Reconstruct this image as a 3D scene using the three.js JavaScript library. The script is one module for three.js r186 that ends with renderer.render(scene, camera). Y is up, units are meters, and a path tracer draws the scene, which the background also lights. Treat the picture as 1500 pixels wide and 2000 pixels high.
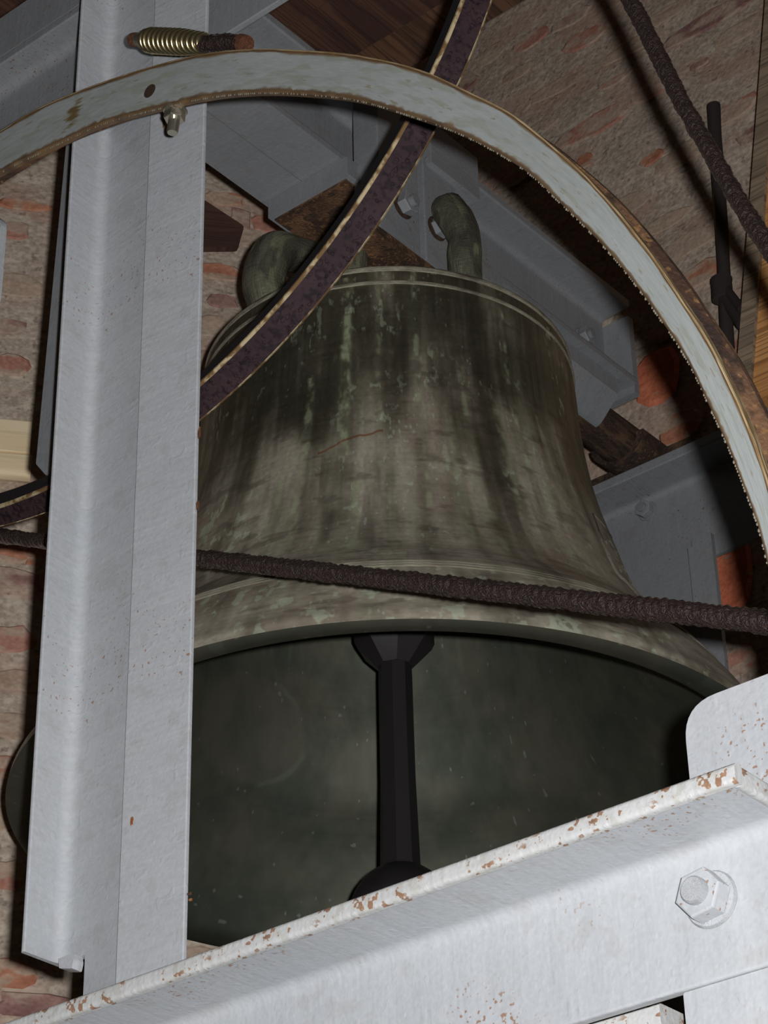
import * as THREE from 'three';
import { mergeGeometries, mergeVertices, toCreasedNormals } from 'three/addons/utils/BufferGeometryUtils.js';
import { RectAreaLightUniformsLib } from 'three/addons/lights/RectAreaLightUniformsLib.js';

// ------------------------------------------------------------------ camera, light, exposure
const H = 1.6;                                    // camera height above the floor of the bell chamber
const scene = new THREE.Scene();
scene.background = new THREE.Color(0x000000);
const renderer = new THREE.WebGLRenderer({ antialias: true });
renderer.toneMapping = THREE.LinearToneMapping;
renderer.toneMappingExposure = 1.0;
renderer.shadowMap.enabled = true;

const FPX = 4715.5, PITCH = 0.56509, ROLL = -0.025233;
const camera = new THREE.PerspectiveCamera(2 * Math.atan(1000 / FPX) * 180 / Math.PI, 0.75, 0.05, 40);
camera.position.set(0, H, 0);
const fwd = new THREE.Vector3(0, Math.sin(PITCH), -Math.cos(PITCH));
const up0 = new THREE.Vector3(0, Math.cos(PITCH), Math.sin(PITCH));
const rt0 = new THREE.Vector3(1, 0, 0);
const camR = rt0.clone().multiplyScalar(Math.cos(ROLL)).addScaledVector(up0, Math.sin(ROLL));
const camU = rt0.clone().multiplyScalar(-Math.sin(ROLL)).addScaledVector(up0, Math.cos(ROLL));
camera.up.copy(camU);
camera.lookAt(camera.position.clone().add(fwd));
camera.updateMatrixWorld();
scene.add(camera);

// the camera's own flash, right of and above the lens, is the only light of the chamber
const FLASH_I = 19.6, FLASH_X = 0.047, FLASH_Y = 0.028;
const flashPos = camera.position.clone().addScaledVector(camR, FLASH_X).addScaledVector(camU, FLASH_Y);
const flash = new THREE.SpotLight(0xfbfbff, FLASH_I, 0, 0.62, 0.5, 2);
flash.position.copy(flashPos).addScaledVector(fwd, 0.004);
flash.target.position.copy(flashPos).addScaledVector(fwd, 3);
flash.castShadow = true; flash.shadow.radius = 0.7; flash.shadow.mapSize.set(2048, 2048); flash.shadow.camera.near = 0.1;
scene.add(flash, flash.target);

// ------------------------------------------------------------------ frame directions
const YAW = 0.889526;
const aV = new THREE.Vector3(-Math.sin(YAW), 0, -Math.cos(YAW));   // along the beams, to the left and away
const bV = new THREE.Vector3(Math.cos(YAW), 0, -Math.sin(YAW));    // along the yoke, to the right and away
const TH = Math.PI - Math.asin(Math.cos(YAW));                     // turn that maps local x,z to aV,bV
const P = (A, y, S) => new THREE.Vector3().addScaledVector(aV, A).addScaledVector(bV, S).setY(y + H);
const ray = (x, y) => fwd.clone().addScaledVector(camR, (x - 750) / FPX).addScaledVector(camU, -(y - 1000) / FPX);
// where the sight line of a pixel meets the wall plane S = s : [A, y]
function onS(x, y, s) { const q = ray(x, y), k = s / q.dot(bV); return [q.dot(aV) * k, q.y * k]; }

// ------------------------------------------------------------------ noise and textures
let seed = 7;
const rnd = () => { seed = (seed * 1664525 + 1013904223) >>> 0; return seed / 4294967296; };
const rr = (a, b) => a + (b - a) * rnd();
function hash(x, y, s) { let h = (x * 374761393 + y * 668265263 + s * 974634777) | 0; h = Math.imul(h ^ (h >>> 13), 1274126177); h ^= h >>> 16; return (h >>> 0) / 4294967296; }
function vn(x, y, px, py, s) {                    // value noise that repeats every px, py cells
  const xi = Math.floor(x), yi = Math.floor(y); let fx = x - xi, fy = y - yi;
  fx = fx * fx * (3 - 2 * fx); fy = fy * fy * (3 - 2 * fy);
  const x0 = ((xi % px) + px) % px, y0 = ((yi % py) + py) % py, x1 = (x0 + 1) % px, y1 = (y0 + 1) % py;
  const a = hash(x0, y0, s), b = hash(x1, y0, s), c = hash(x0, y1, s), d = hash(x1, y1, s);
  return a + (b - a) * fx + (c - a) * fy + (a - b - c + d) * fx * fy;
}
function fbm(u, v, cx, cy, oct, s) { let t = 0, w = 0.5, n = 0; for (let i = 0; i < oct; i++) { t += w * vn(u * cx, v * cy, cx, cy, s + i * 17); n += w; w *= 0.5; cx *= 2; cy *= 2; } return t / n; }
const clamp = (x, a = 0, b = 1) => Math.min(b, Math.max(a, x));
const sst = (a, b, x) => { const t = clamp((x - a) / (b - a)); return t * t * (3 - 2 * t); };
const mix = (a, b, t) => a.map((v, i) => v + (b[i] - v) * t);
function tex(w, h, fn, opt = {}) {                 // fn(u, v) -> [r, g, b] 0..255 (sRGB) or a height 0..1
  const d = new Uint8Array(w * h * 4);
  for (let j = 0; j < h; j++) for (let i = 0; i < w; i++) {
    const c = fn((i + 0.5) / w, (j + 0.5) / h, i, j), k = (j * w + i) * 4;
    if (typeof c === 'number') { d[k] = d[k + 1] = d[k + 2] = clamp(c) * 255; } else { d[k] = clamp(c[0], 0, 255); d[k + 1] = clamp(c[1], 0, 255); d[k + 2] = clamp(c[2], 0, 255); }
    d[k + 3] = 255;
  }
  const t = new THREE.DataTexture(d, w, h, THREE.RGBAFormat);
  t.magFilter = THREE.LinearFilter; t.minFilter = THREE.LinearMipmapLinearFilter; t.generateMipmaps = true;
  t.wrapS = t.wrapT = opt.clampV ? THREE.ClampToEdgeWrapping : THREE.RepeatWrapping;
  if (opt.wrapU) t.wrapS = THREE.RepeatWrapping;
  if (opt.color) t.colorSpace = THREE.SRGBColorSpace;
  if (opt.rep) t.repeat.set(opt.rep[0], opt.rep[1]);
  if (opt.off) t.offset.set(opt.off[0], opt.off[1]);
  t.needsUpdate = true; return t;
}
const std = (o) => new THREE.MeshStandardMaterial(o);

// grey gloss paint on steel: brush marks, a little dirt, small rust flecks
const PAINT = [206, 208, 208];
function paintTex(rust, specks, s, grime = 1) {
  return tex(1024, 1024, (u, v) => {
    const m = fbm(u, v, 5, 5, 4, s), f = fbm(u, v, 40, 6, 3, s + 50), g = fbm(u, v, 150, 150, 2, s + 80);
    let c = PAINT.map((k, i) => k + (m - 0.5) * 12 * [1, 0.9, 0.7][i] + (f - 0.5) * 8 + (g - 0.5) * 12);
    const dirt = sst(0.62, 0.74, fbm(u, v, 24, 24, 4, s + 120)) * 0.09 * grime;
    c = mix(c, [150, 140, 122], dirt);
    const cl = sst(0.5, 0.66, fbm(u, v, 5, 5, 3, s + 160));
    const sp = sst(0.80 - specks * 0.045, 0.86 - specks * 0.045, fbm(u, v, 170, 170, 2, s + 200)) * cl;
    c = mix(c, [158, 108, 78], sp * 0.7);
    if (rust > 0) {
      const ru = sst(0.70 - rust * 0.06, 0.76 - rust * 0.06, fbm(u, v, 60, 60, 4, s + 240)) * sst(.42, .58, fbm(u, v, 9, 9, 3, s + 260));
      c = mix(c, mix([170, 122, 90], [112, 76, 54], fbm(u, v, 90, 90, 2, s + 300)), ru * 0.8);
    }
    return c;
  }, { color: true, rep: [2, 2] });
}
const paintBump = tex(512, 512, (u, v) => 0.5 + (fbm(u, v, 60, 8, 2, 900) - 0.5) * 0.5 + (fbm(u, v, 90, 90, 2, 940) - 0.5) * 0.35 + (sst(0.78, 0.84, fbm(u, v, 30, 30, 2, 960)) * 0.3), { rep: [4, 4] });
const paintTexA = paintTex(0, 0.3, 11), paintTexB = paintTex(0.0, 1.5, 1211);
const grey = (k) => new THREE.Color(k * 0.99, k, k * 1.015);
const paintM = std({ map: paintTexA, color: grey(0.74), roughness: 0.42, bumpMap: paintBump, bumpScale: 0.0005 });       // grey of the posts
const paintDullM = std({ map: paintTexA, color: grey(0.385), roughness: 0.55, bumpMap: paintBump, bumpScale: 0.0005 });   // darker grey of the yoke and beams
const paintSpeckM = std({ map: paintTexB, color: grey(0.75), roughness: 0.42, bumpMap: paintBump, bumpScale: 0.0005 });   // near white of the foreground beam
const paintLipM = std({ map: (() => { const t = paintTex(1.0, 1.5, 2111, 2); t.repeat.set(3, 3); return t; })(), color: new THREE.Color(0.86, 0.85, 0.81), roughness: 0.5, bumpMap: paintBump, bumpScale: 0.0006 });

// painted face of the hoop: v runs across the face, u along it
const HS = 0.341;                                  // yellow-brown stain left of the rivet
const hoopTex = tex(2048, 256, (u, v) => {
  const m = fbm(u, v, 24, 3, 4, 3001), g = fbm(u, v, 200, 26, 2, 3050);
  let c = [196 + (m - .5) * 18 + (g - .5) * 14, 200 + (m - .5) * 18 + (g - .5) * 14, 198 + (m - .5) * 22 + (g - .5) * 14];
  c = mix(c, [160, 160, 132], sst(0.56, 0.72, fbm(u, v, 60, 8, 4, 3090)) * 0.3);
  c = mix(c, [120, 92, 44], sst(1, .2, Math.hypot((u - HS) * 130, (v - .55) * 2.6) + (fbm(u, v, 160, 22, 3, 3211) - .5) * 1.3) * .8);
  const eIn = v, eOut = 1 - v;                    // v = 0 at the inner edge
  const jag = fbm(u, v, 240, 2, 3, 3101), jag2 = fbm(u, v, 60, 2, 4, 3121);
  const r1 = sst(0.17 * jag * (0.35 + 1.3 * jag2), 0.0, eIn - 0.02), r2 = sst(0.16 * jag2, 0.0, eOut - 0.015);
  const rc = mix([142, 100, 52], [84, 52, 32], fbm(u, v, 120, 16, 2, 3151));
  c = mix(c, rc, clamp(r1 * 0.75)); c = mix(c, rc, clamp(r2 * 0.85));
  const blot = sst(0.74, 0.80, fbm(u, v, 110, 14, 4, 3201)); c = mix(c, [150, 128, 88], blot * 0.4);
  return c;
}, { color: true, wrapU: true, clampV: true });
const hoopM = std({ map: hoopTex, color: new THREE.Color(.55, .56, .54), roughness: 0.5, bumpMap: tex(1024, 128, (u, v) => 0.5 + (fbm(u, v, 100, 12, 3, 3301) - .5) * .6, { clampV: true, wrapU: true }), bumpScale: 0.0006 });
const beadM = std({ color: new THREE.Color(.20, .18, .13), roughness: 0.6 });
hoopTex.wrapS = THREE.RepeatWrapping;

// rust and old grease
const rustTex = tex(1024, 1024, (u, v) => { const m = fbm(u, v, 8, 8, 5, 41), g = fbm(u, v, 70, 70, 3, 47); let c = mix([70, 50, 38], [112, 82, 58], sst(.35, .7, m)); c = mix(c, [150, 112, 66], sst(.62, .75, g) * .6); return mix(c, [44, 34, 30], sst(.55, .7, fbm(u, v, 16, 16, 4, 53)) * .6); }, { color: true, rep: [4, 4] });
const fineBump = tex(512, 512, (u, v) => fbm(u, v, 50, 50, 4, 61), { rep: [8, 8] });
const rustM = std({ map: rustTex, roughness: 0.7, metalness: 0.1, bumpMap: fineBump, bumpScale: 0.0015 });
const rustDarkM = std({ map: rustTex, color: new THREE.Color(.62, .66, .68), roughness: 0.75, bumpMap: fineBump, bumpScale: 0.001 });
const rustBrightM = std({ map: rustTex, color: new THREE.Color(2.0, 1.35, 0.9), roughness: 0.8, bumpMap: fineBump, bumpScale: 0.001 });
const rustEdgeM = std({ map: rustTex, color: new THREE.Color(1.9, 1.5, 1.0), roughness: 0.8 });
const rimEdgeM = std({ map: tex(512, 512, (u, v) => { const m = fbm(u, v, 20, 20, 4, 71); return mix([190, 172, 134], [116, 90, 56], sst(.3, .6, m)); }, { color: true, rep: [5, 5] }), roughness: 0.6 });
const greaseM = new THREE.MeshPhysicalMaterial({ color: new THREE.Color(.42, .38, .40), map: tex(512, 512, (u, v) => { const m = fbm(u, v, 7, 7, 4, 81), g = fbm(u, v, 50, 50, 3, 83); return mix(mix([72, 56, 58], [96, 76, 78], m), [56, 44, 47], sst(.45, .8, g)); }, { color: true, rep: [4, 4] }), roughness: 0.7, specularIntensity: 0.35, bumpMap: tex(512, 512, (u, v) => fbm(u, v, 26, 26, 4, 87) * .6 + sst(.66, .74, fbm(u, v, 40, 40, 2, 91)) * .4, { rep: [5, 5] }), bumpScale: 0.002 });
const nearBlackM = std({ color: new THREE.Color(0.012, 0.010, 0.010), roughness: 0.6, bumpMap: fineBump, bumpScale: 0.001 });  // near-black; on the wheel's near flange the colour also holds grazing-light shade
const ropeM = new THREE.MeshPhysicalMaterial({ color: new THREE.Color(.62, .58, .58), map: tex(512, 512, (u, v) => { const m = fbm(u, v, 10, 10, 4, 101), g = fbm(u, v, 80, 80, 2, 103); return mix(mix([52, 36, 32], [78, 54, 44], m), [28, 22, 20], sst(.45, .65, g) * .7); }, { color: true }), roughness: 0.6, clearcoat: 1, clearcoatRoughness: 0.12, bumpMap: tex(512, 512, (u, v) => fbm(u, v, 50, 50, 3, 107), {}), bumpScale: 0.0016 });
const ironM = std({ color: new THREE.Color(0.075, 0.062, 0.056), roughness: 0.55, metalness: 0.3, bumpMap: fineBump, bumpScale: 0.0008 });
const clapperM = std({ color: new THREE.Color(0.024, 0.021, 0.021), roughness: 0.48, metalness: 0.3 });
const zincM = std({ color: new THREE.Color(0.56, 0.53, 0.42), roughness: 0.3, metalness: 0.9 });
const brassM = std({ color: new THREE.Color(0.62, 0.52, 0.28), roughness: 0.26, metalness: 0.95 });
const woodTex = (c1, c2, s, fx = 3, fy = 40, kn = .5) => tex(512, 512, (u, v) => { const w = fbm(u, v, 3, 5, 3, s) * 0.3, g = fbm(u, v + w, fx, fy, 4, s + 9), k = fbm(u, v, 6, 120, 2, s + 19); return mix(mix(c1, c2, sst(.3, .7, g)), c1.map(x => x * .6), sst(.55, .75, k) * kn); }, { color: true, rep: [1.5, 3] });
const darkWoodM = std({ map: woodTex([72, 48, 40], [96, 66, 50], 131, 2, 20), roughness: 0.75 });
const darkWood2M = std({ map: woodTex([80, 56, 42], [112, 80, 56], 161, 2, 20), roughness: 0.75 });
const orangeWoodM = std({ map: woodTex([206, 142, 82], [232, 172, 108], 191, 2, 14), roughness: 0.6 });
const paleWoodM = std({ map: woodTex([250, 224, 178], [253, 232, 192], 221, 2, 8, .12), roughness: 0.6 });
const plankM = std({ map: woodTex([140, 122, 100], [166, 146, 120], 241), roughness: 0.8 });

// mortar and brick
const mortarTex = tex(2048, 1024, (u, v) => {
  const m = fbm(u, v, 7, 9, 4, 301), st = fbm(u, v, 30, 150, 3, 307), g = fbm(u, v, 260, 180, 3, 311);
  let c = mix([176, 158, 140], [198, 182, 162], m);
  c = c.map((k) => k + (st - .5) * 22 + (g - .5) * 64);
  c = mix(c, [186, 148, 128], sst(.48, .74, fbm(u, v, 11, 17, 5, 317)) * .5);
  c = mix(c, [224, 212, 188], sst(.60, .80, fbm(u, v, 40, 60, 5, 323)) * .45);
  c = mix(c, [118, 104, 92], sst(.72, .80, fbm(u, v, 110, 90, 3, 331)) * .5);
  return c;
}, { color: true, rep: [0.7, 1.1] });
const mortarBump = tex(1024, 1024, (u, v) => fbm(u, v, 14, 26, 4, 341) * .6 + fbm(u, v, 90, 100, 3, 347) * .4, { rep: [1.2, 1.2] });
const mortarM = std({ map: mortarTex, roughness: 0.92, bumpMap: mortarBump, bumpScale: 0.005 });
function brickMat(c1, c2, s, smear) {
  return std({ map: tex(256, 256, (u, v) => {
    const m = fbm(u, v, 4, 6, 4, s), g = fbm(u, v, 50, 50, 2, s + 7); let c = mix(c1, c2, sst(.3, .7, m)).map(k => k + (g - .5) * 30);
    return mix(c, [190, 170, 148].map(k => k + (g - .5) * 30), sst(.58 - smear * .2, .70 - smear * .15, fbm(u, v, 5, 12, 4, s + 13)) * .8);
  }, { color: true, rep: [4, 4] }), roughness: 0.9, bumpMap: mortarBump, bumpScale: 0.004 });
}
const brickBare = brickMat([200, 108, 76], [218, 128, 92], 481, -.2);
const brickOrange = brickMat([178, 116, 88], [198, 138, 108], 401, 0.6), brickRed = brickMat([174, 118, 98], [190, 140, 120], 421, 0.9), brickPurple = brickMat([142, 104, 98], [168, 130, 118], 441, 0.8),
  brickSmear = brickMat([172, 146, 124], [194, 168, 144], 461, 0.9);

// bronze with patina: u covers the half that faces the near side, v runs from the lip (0) to the crown (1)
// long drips below the crown: [u, v from, v to, half width, strength]
const drips = [[.544, .40, .97, .0045, .55], [.436, .52, .95, .007, .8], [.428, .60, .80, .004, .6], [.380, .30, .74, .006, .6], [.697, .55, .93, .005, .7], [.690, .72, .86, .003, .8], [.614, .64, .80, .005, .5], [.486, .50, .96, .004, .4], [.664, .40, .72, .006, .4], [.585, .30, .66, .005, .4], [.350, .20, .6, .005, .4], [.455, .2, .5, .005, .5], [.75, .3, .7, .006, .4], [.50, .25, .55, .004, .35], [.62, .2, .45, .006, .35]];
// crust of dust and oxide caught on the flare and waist, broken by rubbed and washed streaks; where it is missing the bronze is bare
const crustAt = (u, v) => sst(.20, .86, fbm(u, v, 14, 9, 6, 521) * .6 + fbm(u, v, 56, 4, 3, 523) * .4 + .22 * (1 - 2 * sst(.38, .80, v + (fbm(u, v, 16, 3, 4, 519) - .5) * .35)));
const bellTex = tex(2048, 1024, (u, v) => {
  const m = fbm(u, v, 6, 5, 5, 501), f = fbm(u, v, 120, 8, 3, 507), g = fbm(u, v, 260, 150, 2, 511);
  let c = mix([98, 95, 78], [122, 114, 94], sst(.3, .7, m)).map(k => k + (f - .5) * 22 + (g - .5) * 14);
  const crust = crustAt(u, v);
  c = mix(c, [180, 172, 152].map(k => k + (g - .5) * 30 + (f - .5) * 22), crust * .85);
  c = mix(c, [136, 118, 104], sst(.5, .7, fbm(u, v, 9, 7, 5, 525)) * .4 * crust);
  // washed streaks running down
  const wob = .006 * (fbm(u, v, 10, 12, 2, 531) - .5), st = fbm(u + wob, v, 90, 2, 3, 527), str = sst(.56, .72, st) * sst(.40, .62, fbm(u, v, 14, 5, 3, 533));
  c = mix(c, [140, 146, 120], str * .35);
  c = mix(c, [70, 66, 56], sst(.56, .72, fbm(u, v, 40, 3, 4, 537)) * .35 * sst(.4, .6, fbm(u, v, 7, 5, 3, 539)));
  for (const [du, a, b, w, k] of drips) {
    if (v < a || v > b) continue; const d = Math.abs(u + wob * 1.5 - du) / w; if (d > 2) continue;
    const n = fbm(u, v, 90, 40, 3, 543);
    c = mix(c, [140, 146, 112], sst(1.6, .2, d) * sst(a, a + .05, v) * sst(b, b - .05, v) * k * .5);
    c = mix(c, [160, 172, 136], sst(1.4, .5, d) * sst(.58, .68, n) * k * .8);
  }
  // verdigris flakes, mostly towards the lip
  const vg = sst(.61, .69, fbm(u, v, 110, 40, 4, 541)) * sst(.50, .64, fbm(u, v, 12, 8, 3, 547) + (v < .17 ? .20 : -.04));
  c = mix(c, [190, 200, 172], vg * .7);
  c = mix(c, [190, 198, 172], sst(.73, .79, fbm(u, v, 160, 70, 3, 551)) * sst(.52, .64, fbm(u, v, 11, 5, 3, 557)) * .5);
  c = mix(c, [84, 76, 66], sst(.60, .74, fbm(u, v, 26, 44, 4, 561)) * .35);
  // thin rusty scratch
  const sy = .575 + .035 * (u - .44) / .04 * (u > .44 ? .35 : .6) + (fbm(u, v, 60, 4, 2, 563) - .5) * .012;
  if (u > .40 && u < .49) c = mix(c, [128, 84, 58], sst(.004, .0015, Math.abs(v - sy)) * .7);
  return c;
}, { color: true, wrapU: true, clampV: true, rep: [2, 1], off: [-0.5, 0] });
bellTex.wrapS = THREE.RepeatWrapping;
const bellBump = tex(1024, 512, (u, v) => fbm(u, v, 40, 30, 4, 571) * .7 + fbm(u, v, 10, 160, 2, 577) * .3, { rep: [2, 1] });
const bellM = std({ map: bellTex, roughness: 0.5, metalness: 1, metalnessMap: tex(1024, 512, (u, v) => { let m = .80 - .66 * crustAt(u, v); for (const [du, a, b, w, k] of drips) if (v > a && v < b) m *= 1 - .8 * k * sst(1.6, .3, Math.abs(u - du) / w) * sst(.42, .6, fbm(u, v, 90, 40, 3, 543)); return m; }, { wrapU: true, clampV: true, rep: [2, 1], off: [-0.5, 0] }), bumpMap: bellBump, bumpScale: 0.0012 });
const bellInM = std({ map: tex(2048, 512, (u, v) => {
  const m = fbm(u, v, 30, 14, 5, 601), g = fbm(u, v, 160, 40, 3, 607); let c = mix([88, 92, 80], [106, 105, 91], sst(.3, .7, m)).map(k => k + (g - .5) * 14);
  // round paler patch with a chalky crust along one side
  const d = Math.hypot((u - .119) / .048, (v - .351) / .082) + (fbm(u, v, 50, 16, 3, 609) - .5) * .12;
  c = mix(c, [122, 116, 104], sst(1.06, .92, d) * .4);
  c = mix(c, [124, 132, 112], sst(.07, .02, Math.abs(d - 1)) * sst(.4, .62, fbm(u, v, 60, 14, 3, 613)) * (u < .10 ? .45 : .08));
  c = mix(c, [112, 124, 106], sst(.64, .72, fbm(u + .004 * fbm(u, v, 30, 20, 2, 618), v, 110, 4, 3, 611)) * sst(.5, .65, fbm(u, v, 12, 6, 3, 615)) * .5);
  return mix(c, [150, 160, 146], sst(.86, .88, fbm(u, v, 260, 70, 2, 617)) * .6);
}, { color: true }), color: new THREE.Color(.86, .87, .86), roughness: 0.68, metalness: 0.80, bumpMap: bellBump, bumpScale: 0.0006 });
const canonM = std({ map: tex(512, 512, (u, v) => { const m = fbm(u, v, 5, 5, 4, 651), g = fbm(u, v, 14, 5, 4, 657); let c = mix([84, 84, 70], [118, 114, 94], m); c = mix(c, [140, 144, 112], sst(.56, .72, g) * .6); return mix(c, [60, 58, 52], sst(.56, .7, fbm(u, v, 9, 7, 3, 659)) * .5); }, { color: true }), roughness: 0.55, metalness: 0.3, bumpMap: bellBump, bumpScale: 0.002 });

// ------------------------------------------------------------------ object helpers
const taken = {};
function numbered(n) { const k = taken[n] = (taken[n] ?? -1) + 1; return k ? n + '_' + String(k).padStart(3, '0') : n; }
function thing(name, label, category, [A, y, S], group) {
  const o = new THREE.Group(); o.name = numbered(name); o.position.copy(P(A, y, S)); o.rotation.y = TH;
  o.userData = { label, category }; if (group) o.userData.group = group;
  o._base = [A, y, S]; scene.add(o); return o;
}
function structure(name, [A, y, S] = [0, 0, 0]) {
  const o = new THREE.Group(); o.name = name; o.position.copy(P(A, y, S)); o.rotation.y = TH; o.userData = { kind: 'structure' }; o._base = [A, y, S]; scene.add(o); return o;
}
// adds geometry given in frame coordinates (A, y, S) as a part of thing o
function part(o, name, geo, mat, label) {
  const root = o._base ?? [0, 0, 0];
  if (Array.isArray(geo)) geo = join(geo);
  if (o._base) geo.translate(-root[0], -root[1], -root[2]); else if (o._rootBase) geo.translate(-o._rootBase[0], -o._rootBase[1], -o._rootBase[2]);
  const m = new THREE.Mesh(geo, mat); m.name = name; m.castShadow = m.receiveShadow = true;
  if (label) m.userData.label = label;
  m._rootBase = o._base ?? o._rootBase;
  o.add(m); return m;
}
function join(list) {
  return mergeGeometries(list.map(g => { const q = g.index ? g.toNonIndexed() : g.clone(); for (const k of Object.keys(q.attributes)) if (!['position', 'normal', 'uv'].includes(k)) q.deleteAttribute(k); return q; }));
}
function tri(pos, uv, crease = 0.6) {
  const g = new THREE.BufferGeometry(); g.setAttribute('position', new THREE.Float32BufferAttribute(pos, 3)); g.setAttribute('uv', new THREE.Float32BufferAttribute(uv, 2));
  let vol = 0; for (let i = 0; i < pos.length; i += 9) { const [a, b, c, d, e, f, p, q, r] = pos.slice(i, i + 9); vol += a * (e * r - f * q) - b * (d * r - f * p) + c * (d * q - e * p); }
  if (vol < 0) { const q = g.attributes.position.array, w = g.attributes.uv.array; for (let i = 0; i < q.length / 9; i++) { for (let k = 0; k < 3; k++) { const t = q[i * 9 + 3 + k]; q[i * 9 + 3 + k] = q[i * 9 + 6 + k]; q[i * 9 + 6 + k] = t; } for (let k = 0; k < 2; k++) { const t = w[i * 6 + 2 + k]; w[i * 6 + 2 + k] = w[i * 6 + 4 + k]; w[i * 6 + 4 + k] = t; } } }
  return creased(g, crease);
}
// normals averaged by face area over faces that meet at less than the crease angle, so that flats stay flat beside a rounded corner
function creased(g, crease) {
  const p = g.attributes.position.array, nf = p.length / 9, fn = new Float64Array(nf * 3), map = new Map(), nor = new Float32Array(p.length), key = new Array(nf * 3);
  for (let f = 0; f < nf; f++) {
    const o = f * 9, ux = p[o + 3] - p[o], uy = p[o + 4] - p[o + 1], uz = p[o + 5] - p[o + 2], vx = p[o + 6] - p[o], vy = p[o + 7] - p[o + 1], vz = p[o + 8] - p[o + 2];
    fn[f * 3] = uy * vz - uz * vy; fn[f * 3 + 1] = uz * vx - ux * vz; fn[f * 3 + 2] = ux * vy - uy * vx;
    for (let k = 0; k < 3; k++) { const i = o + k * 3, q = Math.round(p[i] * 2e5) + '_' + Math.round(p[i + 1] * 2e5) + '_' + Math.round(p[i + 2] * 2e5); key[f * 3 + k] = q; const l = map.get(q); if (l) l.push(f); else map.set(q, [f]); }
  }
  const cc = Math.cos(crease);
  for (let f = 0; f < nf; f++) {
    const a = fn[f * 3], b = fn[f * 3 + 1], c = fn[f * 3 + 2], l = Math.hypot(a, b, c) || 1;
    for (let k = 0; k < 3; k++) {
      let x = 0, y = 0, z = 0;
      for (const h of map.get(key[f * 3 + k])) { const d = fn[h * 3], e = fn[h * 3 + 1], m = fn[h * 3 + 2], q = Math.hypot(d, e, m) || 1; if ((a * d + b * e + c * m) / l / q > cc) { x += d; y += e; z += m; } }
      const q = Math.hypot(x, y, z) || 1, i = f * 9 + k * 3; nor[i] = x / q; nor[i + 1] = y / q; nor[i + 2] = z / q;
    }
  }
  g.setAttribute('normal', new THREE.BufferAttribute(nor, 3)); return g;
}
// rounds the corners of a polygon; each point is [x, y, radius?]
function roundPoly(pts, n = 5) {
  const out = [];
  pts.forEach((p, i) => {
    const r = p[2] ?? 0; if (!r) { out.push([p[0], p[1]]); return; }
    const a = pts[(i + pts.length - 1) % pts.length], b = pts[(i + 1) % pts.length];
    const d1 = [a[0] - p[0], a[1] - p[1]], d2 = [b[0] - p[0], b[1] - p[1]], l1 = Math.hypot(...d1), l2 = Math.hypot(...d2);
    const k = Math.min(r, l1 * .49, l2 * .49);
    const s = [p[0] + d1[0] / l1 * k, p[1] + d1[1] / l1 * k], e = [p[0] + d2[0] / l2 * k, p[1] + d2[1] / l2 * k];
    for (let t = 0; t <= n; t++) { const w = t / n; out.push([0, 1].map(q => (1 - w) * (1 - w) * s[q] + 2 * w * (1 - w) * p[q] + w * w * e[q])); }
  });
  return out;
}
// straight bar: outline in the plane of two axes, pushed from t0 to t1 along the third; ax = 'x' (along A), 'y' or 'z' (along S)
function bar(outline, t0, t1, ax, crease = 0.5) {
  const put = { x: (p, t) => [t, p[1], p[0]], y: (p, t) => [p[0], t, p[1]], z: (p, t) => [p[0], p[1], t] }[ax];   // x: outline is (S,y); y: (A,S); z: (A,y)
  const pos = [], uv = [], n = outline.length; let per = 0;
  for (let i = 0; i < n; i++) {
    const p = outline[i], q = outline[(i + 1) % n], l = Math.hypot(q[0] - p[0], q[1] - p[1]);
    const A = put(p, t0), B = put(q, t0), C = put(q, t1), D = put(p, t1);
    pos.push(...A, ...B, ...C, ...A, ...C, ...D); uv.push(t0, per, t0, per + l, t1, per + l, t0, per, t1, per + l, t1, per); per += l;
  }
  const v2 = outline.map(p => new THREE.Vector2(p[0], p[1]));
  for (const f of THREE.ShapeUtils.triangulateShape(v2, [])) {
    const [i, j, k] = THREE.ShapeUtils.isClockWise(v2) ? [f[0], f[2], f[1]] : f;
    // orientation is fixed by volume afterwards, so the two caps only need opposite windings that agree with the sides
    for (const [t, o] of [[t0, [i, k, j]], [t1, [i, j, k]]]) for (const m of o) { pos.push(...put(outline[m], t)); uv.push(outline[m][0], outline[m][1]); }
  }
  return fixWinding(pos, uv, outline, crease);
}
function fixWinding(pos, uv, outline, crease) {
  const v2 = outline.map(p => new THREE.Vector2(p[0], p[1]));
  if (THREE.ShapeUtils.isClockWise(v2)) {         // sides of a clockwise outline face the other way
    const n = outline.length * 6;
    for (let i = 0; i < n; i += 3) { for (let k = 0; k < 3; k++) { const t = pos[(i + 1) * 3 + k]; pos[(i + 1) * 3 + k] = pos[(i + 2) * 3 + k]; pos[(i + 2) * 3 + k] = t; } for (let k = 0; k < 2; k++) { const t = uv[(i + 1) * 2 + k]; uv[(i + 1) * 2 + k] = uv[(i + 2) * 2 + k]; uv[(i + 2) * 2 + k] = t; } }
  }
  return tri(pos, uv, crease);
}
const box = (A0, A1, y0, y1, S0, S1, r = 0.0015) => bar(roundPoly([[A0, y0, r], [A1, y0, r], [A1, y1, r], [A0, y1, r]], 2), S0, S1, 'z');
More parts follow.
